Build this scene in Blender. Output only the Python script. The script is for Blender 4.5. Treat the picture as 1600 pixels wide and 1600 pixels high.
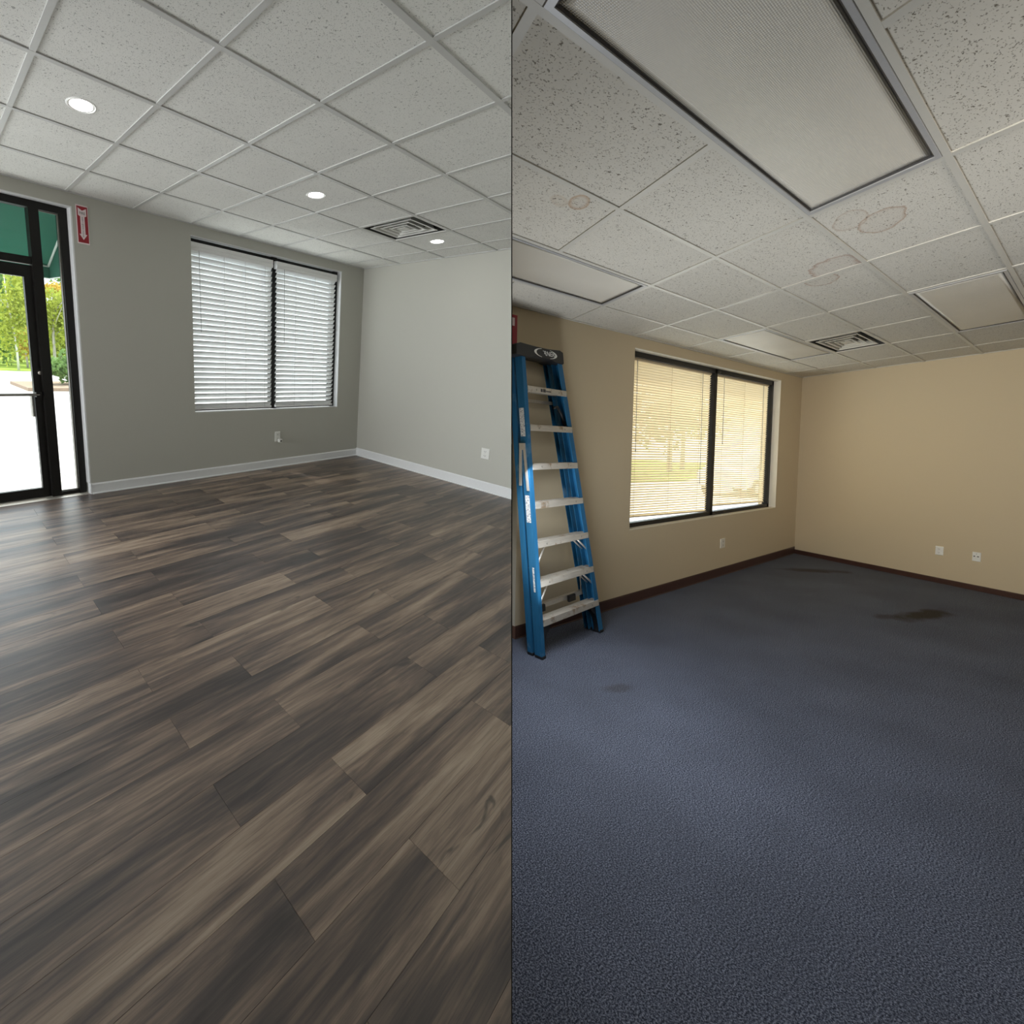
# One office room before and after, built twice and fitted to one camera: a refurbished room with plank
# flooring (left of the thin dividing panel) and an unrenovated carpeted one (right).
import bpy, bmesh, math, random
from mathutils import Matrix, Vector, Euler

for o in list(bpy.data.objects):
    bpy.data.objects.remove(o)
S = bpy.context.scene
COL = S.collection
random.seed(7)

# ------------------------------------------------------------------ camera
cam_d = bpy.data.cameras.new('camera')
cam = bpy.data.objects.new('camera', cam_d)
COL.objects.link(cam)
cam_d.sensor_width = 36.0
cam_d.lens = 18.0
cam_d.shift_x = 0.10625
cam_d.shift_y = -0.0375
cam_d.clip_start = 0.05
cam_d.clip_end = 300
CM = Matrix(((0.8111, 0.0211, -0.5846), (-0.5849, 0.0452, -0.8098), (0.0094, 0.9988, 0.0490)))
cam.matrix_world = Matrix.Translation((-9.3704, -2.7801, 1.5374)) @ CM.to_4x4()
S.camera = cam

# ------------------------------------------------------------------ sky, exposure
S.view_settings.view_transform = 'Standard'
S.view_settings.look = 'None'
S.view_settings.gamma = 1
S.view_settings.exposure = 0.0
S.view_settings.use_curve_mapping = False
W = bpy.data.worlds.new('overcast_sky')
S.world = W
W.use_nodes = True
bg = W.node_tree.nodes['Background']
bg.inputs[0].default_value = (0.86, 0.94, 1.0, 1)
bg.inputs[1].default_value = 3.0

# ------------------------------------------------------------------ room frames
# Room coordinates (x, d, z): x along the window wall (corner = 0, left negative),
# d = distance from the window wall into the room, z up.  Local axes are (x, -d, z); positions back-projected from image pixels.
class Room:
    def __init__(s, M, k, normal, c, keep):
        s.M = M; s.k = k
        ph = math.atan(k)
        s.sd = Vector((math.sin(ph), math.cos(ph)))          # right wall direction (x, d)
        s.sn = Vector((-math.cos(ph), math.sin(ph)))         # right wall normal into the room
        s.n = Vector(normal); s.c = c; s.keep = keep         # dividing panel plane in (x, d, z)
    def side(s, a, n, z):
        return (s.sd.x * a + s.sn.x * n, s.sd.y * a + s.sn.y * n, z)
ML = Matrix(((0.959056, -0.277783, -0.055137), (0.265585, 0.949802, -0.165279), (0.098281, 0.143868, 0.984704))).to_4x4()
L = Room(Matrix.Translation((-5.4131, 3.9206, 1.4333)) @ ML, -0.155311, (0.4496, 0.8871, 0.1044), 2.30496, -1)  # left room tilted, both rooms skewed and stretched to fit the image halves
R = Room(Matrix.Identity(4), -0.411787, (0.6718, 0.7405, 0.0193), -4.20699, 1)
H = 2.65
CLIP = 0.0009                                                # half thickness of the dividing panel

# ------------------------------------------------------------------ added fill lamps imitating daylight, no such fittings in the rooms
def area(name, room, p, target, sx, sy, power, color, spread=180):
    ld = bpy.data.lights.new(name, 'AREA')
    ld.shape = 'RECTANGLE'; ld.size = sx; ld.size_y = sy; ld.energy = power; ld.color = color
    ld.spread = math.radians(spread)
    o = bpy.data.objects.new(name, ld); COL.objects.link(o)
    a = room.M @ Vector((p[0], -p[1], p[2])); b = room.M @ Vector((target[0], -target[1], target[2]))
    o.location = a
    o.rotation_euler = (b - a).to_track_quat('-Z', 'Y').to_euler()
    return o
area('fill_lamp', L, (-9.0, 1.0, 1.3), (-0.3, 2.5, 1.3), 1.4, 1.6, 47, (0.97, 0.99, 1.0), 70)  # added fill at the far left, brightens the grey right wall
area('fill_lamp', L, (-6.6, 0.15, 1.2), (-5.2, 4.0, -1.4), 2.6, 2.2, 36, (0.86, 0.93, 1.0), 120)  # added daylight fill just inside the out-of-view storefront glazing
area('fill_lamp', R, (-6.82, 0.96, 0.30), (-6.37, 1.46, 1.7), 1.3, 0.3, 29, (0.90, 0.95, 1.0), 160)  # added low fill aimed upward, stands in for door daylight on the ceiling
area('fill_lamp', R, (-8.9, 4.0, 2.1), (-0.4, 0.8, 1.55), 1.0, 1.0, 28, (1.0, 0.95, 0.88), 60)  # added fill behind the camera, brightens the tan right wall
area('fill_lamp', R, (-7.02, 0.86, 1.45), (-6.685, 1.23, 1.00), 1.6, 0.22, 30, (0.80, 0.88, 1.0), 170)  # added strip by the panel, stands in for door daylight on ladder and carpet
sun_d = bpy.data.lights.new('sun', 'SUN'); sun_d.energy = 6.0; sun_d.angle = math.radians(6); sun_d.color = (1.0, .96, .88)
sun = bpy.data.objects.new('sun', sun_d); COL.objects.link(sun); sun.location = (10, 20, 30)
sun.rotation_euler = Vector((.175, -.28, -.94)).to_track_quat('-Z', 'Y').to_euler()

# ------------------------------------------------------------------ materials
MATS = {}
class N:
    """small node-tree builder"""
    def __init__(s, name):
        s.m = bpy.data.materials.new(name); s.m.use_nodes = True
        s.t = s.m.node_tree; s.b = s.t.nodes['Principled BSDF']; s.out = s.t.nodes['Material Output']
        MATS[name] = s.m
    def n(s, kind, **kw):
        x = s.t.nodes.new(kind)
        for k, v in kw.items():
            if k.startswith('i_'):
                x.inputs[k[2:].replace('_', ' ')].default_value = v
            else:
                setattr(x, k, v)
        return x
    def l(s, a, b): s.t.links.new(a, b)
    def coord(s, scale=(1, 1, 1), loc=(0, 0, 0), rnd=False):
        c = s.n('ShaderNodeTexCoord'); mp = s.n('ShaderNodeMapping')
        mp.inputs['Scale'].default_value = scale; mp.inputs['Location'].default_value = loc
        src = c.outputs['Object']
        if rnd:
            oi = s.n('ShaderNodeObjectInfo'); mul = s.n('ShaderNodeMath', operation='MULTIPLY'); mul.inputs[1].default_value = 37.0
            s.l(oi.outputs['Random'], mul.inputs[0])
            ad = s.n('ShaderNodeVectorMath', operation='ADD'); s.l(src, ad.inputs[0]); s.l(mul.outputs[0], ad.inputs[1]); src = ad.outputs[0]
        s.l(src, mp.inputs['Vector'])
        return mp.outputs[0]
    def noise(s, vec, scale, detail=3, rough=.55, dist=0):
        x = s.n('ShaderNodeTexNoise'); x.inputs['Scale'].default_value = scale; x.inputs['Detail'].default_value = detail
        x.inputs['Roughness'].default_value = rough; x.inputs['Distortion'].default_value = dist
        s.l(vec, x.inputs['Vector']); return x.outputs[0]
    def ramp(s, fac, stops):
        x = s.n('ShaderNodeValToRGB'); e = x.color_ramp.elements
        while len(e) < len(stops): e.new(.5)
        for i, (p, c) in enumerate(stops):
            e[i].position = p; e[i].color = (*c, 1) if len(c) == 3 else c
        s.l(fac, x.inputs[0]); return x.outputs[0]
    def mix(s, fac, a, b, kind='MIX'):
        x = s.n('ShaderNodeMix', data_type='RGBA', blend_type=kind)
        for sock, v in ((x.inputs[0], fac), (x.inputs[6], a), (x.inputs[7], b)):
            if isinstance(v, (int, float)): sock.default_value = v
            elif isinstance(v, tuple): sock.default_value = (*v, 1)
            else: s.l(v, sock)
        return x.outputs[2]
    def math(s, op, a, b=None, c=None):
        x = s.n('ShaderNodeMath', operation=op)
        for i, v in enumerate((a, b, c)):
            if v is None: continue
            if isinstance(v, (int, float)): x.inputs[i].default_value = v
            else: s.l(v, x.inputs[i])
        return x.outputs[0]
    def bump(s, h, strength=.3, dist=.01):
        x = s.n('ShaderNodeBump'); x.inputs['Strength'].default_value = strength; x.inputs['Distance'].default_value = dist
        s.l(h, x.inputs['Height']); s.l(x.outputs[0], s.b.inputs['Normal'])
    def base(s, c):
        if isinstance(c, tuple): s.b.inputs['Base Color'].default_value = (*c, 1)
        else: s.l(c, s.b.inputs['Base Color'])
    def set(s, rough=.5, metal=0., spec=.5):
        s.b.inputs['Roughness'].default_value = rough; s.b.inputs['Metallic'].default_value = metal
        s.b.inputs['Specular IOR Level'].default_value = spec
        return s

def plain(name, col, rough=.5, metal=0., spec=.5, var=.06, nscale=30, bump=0.):
    s = N(name).set(rough, metal, spec)
    f = s.noise(s.coord(), nscale, 2)
    s.base(s.mix(f, tuple(c * (1 - var) for c in col), tuple(min(1, c * (1 + var)) for c in col)))
    if bump: s.bump(f, bump, .002)
    return s.m
def emit(name, col, strength):
    s = N(name); e = s.n('ShaderNodeEmission'); e.inputs[0].default_value = (*col, 1); e.inputs[1].default_value = strength
    s.l(e.outputs[0], s.out.inputs[0]); return s.m
def glass(name, tint=(1, 1, 1), refl=.06):
    s = N(name); t = s.n('ShaderNodeBsdfTransparent'); t.inputs[0].default_value = (*tint, 1)
    g = s.n('ShaderNodeBsdfGlossy'); g.inputs['Roughness'].default_value = .02
    lw = s.n('ShaderNodeLayerWeight'); lw.inputs[0].default_value = .5
    fr = s.math('MULTIPLY_ADD', s.math('POWER', lw.outputs[1], 4.0), .35, .03)
    mx = s.n('ShaderNodeMixShader'); s.l(fr, mx.inputs[0]); s.l(t.outputs[0], mx.inputs[1]); s.l(g.outputs[0], mx.inputs[2])
    s.l(mx.outputs[0], s.out.inputs[0]); return s.m
def translucent(name, col, amount, rough=.5):
    s = N(name).set(rough); s.base(col)
    tr = s.n('ShaderNodeBsdfTranslucent'); tr.inputs[0].default_value = (*col, 1)
    mx = s.n('ShaderNodeMixShader'); mx.inputs[0].default_value = amount
    s.l(s.b.outputs[0], mx.inputs[1]); s.l(tr.outputs[0], mx.inputs[2]); s.l(mx.outputs[0], s.out.inputs[0]); return s.m

paint_grey = plain('grey_wall_paint', (.50, .495, .445), .75, var=.025, nscale=220, bump=.06)
paint_tan = plain('tan_wall_paint', (.56, .468, .318), .75, var=.03, nscale=160, bump=.10)
paint_tan_jamb = plain('pale_jamb_paint', (.70, .66, .56), .6, var=.03)
white_trim = plain('white_trim_paint', (.80, .81, .82), .35, var=.02)
white_metal = plain('white_grid_metal', (.58, .58, .57), .4, var=.02)
cream_metal = plain('aged_white_grid_metal', (.56, .54, .48), .4, var=.03)
black_metal = plain('black_anodised_metal', (.010, .009, .008), .4, 0, .25, var=.2)
black_plastic = plain('black_plastic', (.012, .012, .013), .45, var=.2)
duct_shade = plain('painted_duct_shade', (.035, .034, .032), .7, var=.2)  # near-black colour stands in for the deep shade inside the vents
vent_metal = plain('white_vent_metal', (.66, .66, .63), .4, var=.03)
rubber_base = plain('brown_rubber_base', (.055, .024, .018), .45, var=.12)
plate_white = plain('white_plate_plastic', (.78, .78, .74), .35, var=.02)
plate_ivory = plain('ivory_plate_plastic', (.74, .70, .60), .35, var=.02)
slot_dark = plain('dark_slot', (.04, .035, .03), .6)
sign_red = plain('red_sign_vinyl', (.33, .006, .018), .4, var=.03)
sign_white = plain('white_sign_vinyl', (.85, .72, .74), .4, var=.02)
ink = plain('black_ink', (.03, .03, .035), .5)
blue_glass = None
alu = plain('brushed_aluminium', (.62, .58, .52), .42, .55, var=.12, nscale=60, bump=.05)
alu_dark = plain('dull_aluminium', (.34, .32, .29), .45, .5, var=.15, nscale=60)
clear_glass = glass('window_glass', (.97, .985, .98))
cord_white = plain('white_cord', (.70, .70, .70), .6)
cord_grey = plain('grey_wand_plastic', (.42, .42, .42), .4)
slat_white = translucent('white_blind_slat', (.84, .85, .85), .13, .4)
slat_tan = translucent('tan_blind_slat', (.93, .85, .69), .55, .45)
rail_white = plain('white_blind_rail', (.82, .82, .82), .4, var=.02)
rail_tan = plain('tan_blind_rail', (.60, .50, .34), .4, var=.03)
lens_white = emit('downlight_lens', (1.0, .97, .92), 22.0)
ring_white = plain('downlight_trim', (.85, .85, .84), .35, var=.02)
ladder_blue = None
s = N('blue_fibreglass').set(.58, 0, .3)
v = s.coord((1, 1, .06)); f = s.noise(v, 90, 3); g = s.noise(s.coord(), 6, 4)
c = s.mix(f, (.008, .085, .19), (.022, .155, .31)); c = s.mix(s.ramp(g, [(.62, (0, 0, 0)), (.78, (.55, .55, .55))]), c, (.22, .34, .42))
s.base(c); s.bump(f, .08, .002); ladder_blue = s.m
s = N('worn_step_aluminium').set(.45, .35)
v = s.coord((.25, 3, 3)); f = s.noise(v, 18, 4); g = s.noise(s.coord(), 9, 4)
c = s.mix(f, (.42, .39, .33), (.66, .61, .53)); c = s.mix(s.ramp(g, [(.56, (0, 0, 0)), (.66, (.8, .8, .8))]), c, (.30, .20, .11))
s.base(c); s.bump(f, .1, .002); step_alu = s.m

# luxury vinyl planks: long streaks of grey brown and tan, different on every plank
s = N('grey_brown_plank').set(.42, 0, .8)
v = s.coord((.55, 5.2, 1), rnd=True)
big = s.noise(v, 1.25, 4, .6, .35)
v2 = s.coord((1.0, 26, 1), rnd=True); fine = s.noise(v2, 2.2, 5, .65, .3)
v3 = s.coord((2.2, 120, 1), rnd=True); hair = s.noise(v3, 2.0, 3, .6)
oi = s.n('ShaderNodeObjectInfo')
m1 = s.math('ADD', s.math('MULTIPLY', s.math('SUBTRACT', oi.outputs['Random'], .5), .10), big)
m2 = s.math('ADD', s.math('MULTIPLY', s.math('SUBTRACT', fine, .5), .34), m1)
cg = s.noise(s.coord((1.3, 10, 1), rnd=True), 1.9, 6, .62, 1.6)
m2 = s.math('ADD', s.math('MULTIPLY', s.math('SUBTRACT', cg, .5), .30), m2)
c = s.ramp(m2, [(.32, (.044, .033, .032)), (.43, (.092, .066, .057)), (.52, (.172, .120, .091)), (.61, (.29, .206, .150)), (.74, (.43, .325, .24))])
c = s.mix(s.ramp(hair, [(.34, (.35, .35, .35)), (.47, (0, 0, 0))]), c, (.05, .038, .032))
kn = s.noise(s.coord((2.0, 7.0, 1), rnd=True), 1.7, 3, .6, 1.2)
c = s.mix(s.ramp(kn, [(.66, (0, 0, 0)), (.74, (.75, .75, .75))]), c, (.045, .035, .030))
s.base(c)
s.l(s.ramp(fine, [(.2, (.30, .30, .30)), (.8, (.46, .46, .46))]), s.b.inputs['Roughness'])
s.bump(s.math('ADD', hair, fine), .14, .002)
plank_mat = s.m
floor_under = plain('plank_underlay', (.05, .04, .035), .8)

# acoustic tile with pin holes
def tile_mat(name, col, dark, cell, size, pin, stains=(), fleck=(1, 1, 1), tone=.05):
    s = N(name).set(.92, 0, .1)
    vec = s.coord()
    rv = s.coord(fleck, rnd=True)
    wob = s.n('ShaderNodeTexNoise'); wob.inputs['Scale'].default_value = cell * 1.6; wob.inputs['Detail'].default_value = 2; s.l(rv, wob.inputs[0])
    off = s.n('ShaderNodeVectorMath', operation='SCALE'); off.inputs['Scale'].default_value = 2.0 / cell; s.l(wob.outputs[1], off.inputs[0])
    wv = s.n('ShaderNodeVectorMath', operation='ADD'); s.l(rv, wv.inputs[0]); s.l(off.outputs[0], wv.inputs[1])
    vo = s.n('ShaderNodeTexVoronoi'); vo.inputs['Scale'].default_value = cell; s.l(wv.outputs[0], vo.inputs['Vector'])
    hc = s.n('ShaderNodeSeparateColor'); s.l(vo.outputs['Color'], hc.inputs[0])
    rad = s.math('MULTIPLY_ADD', hc.outputs[0], size, size * .25)
    h1 = s.math('MULTIPLY', s.math('SUBTRACT', rad, vo.outputs['Distance']), 14.0)
    pv = s.noise(rv, pin, 1, .5)
    h2 = s.ramp(pv, [(.30, (.75, .75, .75)), (.36, (0, 0, 0))])
    h = s.math('MAXIMUM', s.math('MINIMUM', s.math('MAXIMUM', h1, 0.0), 1.0), h2)
    b = s.noise(s.coord(rnd=True), 3.0, 2)
    c = s.mix(b, tuple(x * (1 - tone) for x in col), tuple(x * (1 + tone) for x in col))
    for (cx, cd, ux, ud, w1, w2, strength, scol) in stains:
        # ring stain: ellipse with long half-axis vector (ux, ud) and ratio w1; w2 = rim width
        sep = s.n('ShaderNodeSeparateXYZ'); s.l(vec, sep.inputs[0])
        dx = s.math('SUBTRACT', sep.outputs[0], cx); dy = s.math('SUBTRACT', sep.outputs[1], -cd)
        ln = math.hypot(ux, ud); ax, ay = ux / ln, -ud / ln
        p = s.math('DIVIDE', s.math('ADD', s.math('MULTIPLY', dx, ax), s.math('MULTIPLY', dy, ay)), ln)
        q = s.math('DIVIDE', s.math('ADD', s.math('MULTIPLY', dx, -ay), s.math('MULTIPLY', dy, ax)), ln * w1)
        rr = s.math('SQRT', s.math('ADD', s.math('MULTIPLY', p, p), s.math('MULTIPLY', q, q)))
        wob = s.noise(vec, 14, 2)
        rr = s.math('ADD', rr, s.math('MULTIPLY', s.math('SUBTRACT', wob, .5), .45))
        ring = s.ramp(rr, [(0, (.10, .10, .10)), (1 - w2 * 1.6, (.16, .16, .16)), (1 - w2 * .4, (1, 1, 1)), (1.0, (0, 0, 0))])
        fac = s.math('MULTIPLY', ring, strength)
        c = s.mix(fac, c, scol)
    c = s.mix(h, c, dark)
    s.base(c)
    s.bump(s.math('SUBTRACT', 1.0, h), .5, .004)
    return s.m
tile_new = tile_mat('white_acoustic_tile', (.80, .80, .775), (.40, .40, .385), 62, .26, 170, fleck=(1.3, .9, 1))
OLD = (.60, .57, .50)
tile_old = tile_mat('aged_acoustic_tile', OLD, (.20, .18, .145), 50, .235, 150, fleck=(.75, 1.3, 1), tone=.04)

s = N('blue_grey_carpet').set(1.0, 0, .05)
vec = s.coord()
a = s.noise(vec, 170, 3, .75); b = s.noise(vec, 430, 2, .7); d_ = s.noise(vec, 1.3, 4)
f = s.math('ADD', s.math('MULTIPLY', a, .75), s.math('MULTIPLY', b, .25))
c = s.ramp(f, [(.40, (.026, .030, .043)), (.49, (.098, .110, .148)), (.59, (.34, .365, .44))])
c = s.mix(s.ramp(d_, [(.35, (0, 0, 0)), (.7, (.35, .35, .35))]), c, (.050, .052, .060))
sep = s.n('ShaderNodeSeparateXYZ'); s.l(vec, sep.inputs[0])
for (cx, cd, ux, ud, ratio, amt) in ((-2.50, 1.80, .46, .10, .30, .80), (-1.15, .58, .34, .34, .28, .65), (-6.33, .98, .12, .05, .5, .35), (-2.9, 1.60, .16, .05, .5, .5)):
    ln = math.hypot(ux, ud); ax, ay = ux / ln, -ud / ln
    dx = s.math('SUBTRACT', sep.outputs[0], cx); dy = s.math('SUBTRACT', sep.outputs[1], -cd)
    p = s.math('DIVIDE', s.math('ADD', s.math('MULTIPLY', dx, ax), s.math('MULTIPLY', dy, ay)), ln)
    q = s.math('DIVIDE', s.math('ADD', s.math('MULTIPLY', dx, -ay), s.math('MULTIPLY', dy, ax)), ln * ratio)
    rr = s.math('SQRT', s.math('ADD', s.math('MULTIPLY', p, p), s.math('MULTIPLY', q, q)))
    rr = s.math('ADD', rr, s.math('MULTIPLY', s.math('SUBTRACT', s.noise(vec, 5, 4), .5), 1.4))
    fac = s.ramp(rr, [(.45, (amt, amt, amt)), (1.0, (0, 0, 0))])
    c = s.mix(fac, c, (.050, .036, .018))
s.base(c); s.bump(f, .9, .012)
carpet = s.m

# prismatic acrylic troffer lens
s = N('prismatic_lens').set(.36, 0, .6)
vec = s.coord(); wv = s.n('ShaderNodeTexWave', bands_direction='X'); wv.inputs['Scale'].default_value = 36; s.l(vec, wv.inputs[0])
wv2 = s.n('ShaderNodeTexWave', bands_direction='Y'); wv2.inputs['Scale'].default_value = 62; s.l(vec, wv2.inputs[0])
hh = s.math('ADD', wv.outputs[1], wv2.outputs[1])
n_ = s.noise(s.coord(rnd=True), 1.6, 3)
s.base(s.mix(n_, (.58, .55, .475), (.72, .68, .60))); s.bump(hh, .28, .002)
lens_mat = s.m
frame_silver = plain('silver_fixture_frame', (.44, .44, .44), .35, .15, var=.05)

# outdoors
s = N('pale_concrete').set(.9, 0, .2)
f = s.noise(s.coord(), 2.5, 5); sp = s.noise(s.coord(), 9, 3)
c = s.mix(f, (.62, .61, .58), (.76, .75, .72)); s.base(s.mix(s.ramp(sp, [(.66, (0, 0, 0)), (.72, (.5, .5, .5))]), c, (.3, .29, .27))); concrete = s.m
asphalt = plain('sunlit_asphalt', (.55, .54, .53), .95, var=.1, nscale=3)
s = N('mown_grass').set(.95, 0, .1); f = s.noise(s.coord(), 3, 5)
s.base(s.mix(f, (.17, .26, .035), (.33, .42, .07))); grass = s.m
bark = plain('grey_bark', (.36, .33, .30), .9, var=.3, nscale=12, bump=.3)
bark_pale = plain('pale_bark', (.62, .60, .55), .9, var=.2, nscale=12, bump=.3)
def leaf_mat(name, a, b):
    s = N(name).set(.6, 0, .2)
    f = s.noise(s.coord(), 2.2, 4); c = s.mix(f, a, b); s.base(c)
    tr = s.n('ShaderNodeBsdfTranslucent'); s.l(c, tr.inputs[0]); mx = s.n('ShaderNodeMixShader'); mx.inputs[0].default_value = .35
    s.l(s.b.outputs[0], mx.inputs[1]); s.l(tr.outputs[0], mx.inputs[2]); s.l(mx.outputs[0], s.out.inputs[0]); return s.m
leaf_lime = leaf_mat('lime_leaves', (.20, .29, .035), (.52, .53, .09))
leaf_green = leaf_mat('green_leaves', (.07, .17, .06), (.26, .38, .10))
leaf_gold = leaf_mat('golden_leaves', (.55, .35, .06), (.65, .52, .12))
awning_green = translucent('green_awning_canvas', (.018, .17, .115), .35, .8)
awning_seam = plain('pale_awning_piping', (.55, .62, .58), .6)
mulch = plain('brown_mulch', (.28, .20, .14), .95, var=.3, nscale=14)
car_white = plain('white_car_paint', (.75, .76, .78), .2, var=.01)
car_glass = plain('dark_car_glass', (.05, .06, .07), .1)
tyre = plain('black_tyre', (.02, .02, .02), .8)
hub = plain('grey_wheel_hub', (.4, .4, .42), .3, .7)

# ------------------------------------------------------------------ mesh building
class MB:
    def __init__(s, fn=None):
        s.v = []; s.f = []; s.mi = []; s.fn = fn or (lambda a, b, c: (a, b, c)); s.smooth = False
    def pt(s, a, b, c):
        x, d, z = s.fn(a, b, c); s.v.append((x, -d, z)); return len(s.v) - 1
    def face(s, idx, m=0): s.f.append(tuple(idx)); s.mi.append(m)
    def loft(s, rings, m=0, close=True, caps=True):
        ids = [[s.pt(*p) for p in r] for r in rings]; n = len(ids[0])
        for a, b in zip(ids, ids[1:]):
            for i in range(n if close else n - 1):
                j = (i + 1) % n; s.face((a[i], a[j], b[j], b[i]), m)
        if caps and close:
            s.face(ids[0][::-1], m); s.face(ids[-1], m)
        return s
    def box(s, a0, a1, b0, b1, c0, c1, m=0):
        return s.loft([[(a0, b0, c0), (a1, b0, c0), (a1, b1, c0), (a0, b1, c0)], [(a0, b0, c1), (a1, b0, c1), (a1, b1, c1), (a0, b1, c1)]], m)
    def prism(s, poly, c0, c1, m=0):
        return s.loft([[(a, b, c0) for a, b in poly], [(a, b, c1) for a, b in poly]], m)
    def slab(s, poly, b0, b1, m=0):                           # polygon in (a, c), thickness along b
        return s.loft([[(a, b0, c) for a, c in poly], [(a, b1, c) for a, c in poly]], m)
    def tube(s, pts, r, n=8, m=0):
        pts = [Vector(p) for p in pts]; rs = r if isinstance(r, (list, tuple)) else [r] * len(pts); rings = []
        for i, p in enumerate(pts):
            t = (pts[min(i + 1, len(pts) - 1)] - pts[max(i - 1, 0)]).normalized()
            u = t.cross(Vector((0, 0, 1)) if abs(t.z) < .9 else Vector((1, 0, 0))).normalized(); w = t.cross(u)
            rings.append([tuple(p + (u * math.cos(q) + w * math.sin(q)) * rs[i]) for q in [2 * math.pi * k / n for k in range(n)]])
        s.smooth = True
        return s.loft(rings, m)
    def mesh(s, name, base=(0, 0, 0), clip=None, bevel=0.0, clip2=()):
        bm = bmesh.new(); bx = Vector((base[0], -base[1], base[2]))
        vs = [bm.verts.new(p) for p in s.v]
        for f, m in zip(s.f, s.mi):
            try:
                q = bm.faces.new([vs[i] for i in f]); q.material_index = m
            except ValueError: pass
        bmesh.ops.remove_doubles(bm, verts=bm.verts, dist=1e-6)
        bmesh.ops.recalc_face_normals(bm, faces=bm.faces)
        if clip is not None:
            nl = Vector((clip.n.x, -clip.n.y, clip.n.z)); k = clip.keep
            co = nl * (clip.c + k * CLIP) / nl.length_squared
            r = bmesh.ops.bisect_plane(bm, geom=bm.verts[:] + bm.edges[:] + bm.faces[:], plane_co=co, plane_no=nl * -k, clear_outer=True)
            ed = [e for e in r['geom_cut'] if isinstance(e, bmesh.types.BMEdge)]
            if ed: bmesh.ops.edgeloop_fill(bm, edges=ed)
            bmesh.ops.recalc_face_normals(bm, faces=bm.faces)
        if bevel:
            ed = [e for e in bm.edges if len(e.link_faces) == 2 and e.calc_face_angle(0) > .6]
            bmesh.ops.bevel(bm, geom=ed, offset=bevel, segments=1, affect='EDGES', clamp_overlap=True)
        for q in bm.verts: q.co -= bx
        me = bpy.data.meshes.new(name); bm.to_mesh(me); bm.free()
        if s.smooth:
            for p in me.polygons: p.use_smooth = True
        return me

BASE = {}; ROOMOF = {}
def put(name, me, mats, room, base):
    o = bpy.data.objects.new(name, me)
    if me is not None and mats is not None and len(me.materials) == 0:
        for m in (mats if isinstance(mats, (list, tuple)) else [mats]): me.materials.append(m)
    COL.objects.link(o)
    o.matrix_world = room.M @ Matrix.Translation((base[0], -base[1], base[2]))
    BASE[o.name] = base; ROOMOF[o.name] = room
    return o
def tag(o, label=None, cat=None, group=None, kind=None):
    if label: o['label'] = label
    if cat: o['category'] = cat
    if group: o['group'] = group
    if kind: o['kind'] = kind
    return o
def thing(room, name, label, cat, base, group=None):
    return tag(put(name, None, None, room, base), label, cat, group)
def single(room, name, mb, mat, label, cat, base, group=None, **kw):
    return tag(put(name, mb.mesh(name, base, **kw), mat, room, base), label, cat, group)
def structure(room, name, mb, mat, base=(0, 0, 0), label=None, **kw):
    return tag(put(name, mb.mesh(name, base, **kw), mat, room, base), label, None, None, 'structure')
def part(parent, name, mb, mat, base=None, label=None, me=None, **kw):
    pb = BASE[parent.name]; room = ROOMOF[parent.name]; base = base or pb
    if me is None: me = mb.mesh(name, base, **kw)
    o = bpy.data.objects.new(name, me)
    if len(me.materials) == 0:
        for m in (mat if isinstance(mat, (list, tuple)) else [mat]): me.materials.append(m)
    COL.objects.link(o); o.parent = parent
    o.location = (base[0] - pb[0], -(base[1] - pb[1]), base[2] - pb[2])
    BASE[o.name] = base; ROOMOF[o.name] = room
    if label: o['label'] = label
    return o
def letters(parent, name, text, p, size, mat, depth=.0012, align='CENTER', rot=(math.pi / 2, 0, 0), sx=1.0, label=None):
    cu = bpy.data.curves.new('text', 'FONT'); cu.body = text; cu.size = size; cu.extrude = depth; cu.align_x = align; cu.align_y = 'CENTER'
    tmp = bpy.data.objects.new('text', cu); COL.objects.link(tmp)
    dg = bpy.context.evaluated_depsgraph_get(); me = bpy.data.meshes.new_from_object(tmp.evaluated_get(dg))
    bpy.data.objects.remove(tmp)
    me.transform(Euler(rot).to_matrix().to_4x4() @ Matrix.Diagonal((sx, 1, 1, 1)))
    me.materials.clear(); me.name = name
    return part(parent, name, None, mat, base=p, me=me, label=label)

def clip_poly(poly, nx, nd, c, keep):
    """keep the side keep*(n.p - c) >= 0 of a convex polygon"""
    out = []
    for i, p in enumerate(poly):
        q = poly[(i + 1) % len(poly)]
        a = keep * (nx * p[0] + nd * p[1] - c); b = keep * (nx * q[0] + nd * q[1] - c)
        if a >= 0: out.append(p)
        if (a >= 0) != (b >= 0):
            t = a / (a - b); out.append((p[0] + t * (q[0] - p[0]), p[1] + t * (q[1] - p[1])))
    return out
def room_poly(room, u0, u1, d0, d1, z, g=0.0):
    """grid cell in skewed plan (x = u + k d), cut at the dividing panel; None when nothing is left"""
    k = room.k
    poly = [(u0 + g + k * (d0 + g), d0 + g), (u1 - g + k * (d0 + g), d0 + g), (u1 - g + k * (d1 - g), d1 - g), (u0 + g + k * (d1 - g), d1 - g)]
    poly = clip_poly(poly, room.n.x, room.n.y, room.c + room.keep * CLIP - room.n.z * z, room.keep)
    if len(poly) < 3: return None
    ar = abs(sum(a[0] * b[1] - b[0] * a[1] for a, b in zip(poly, poly[1:] + poly[:1]))) / 2
    return poly if ar > 2e-4 else None
def cen(poly): return (sum(p[0] for p in poly) / len(poly), sum(p[1] for p in poly) / len(poly))

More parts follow.
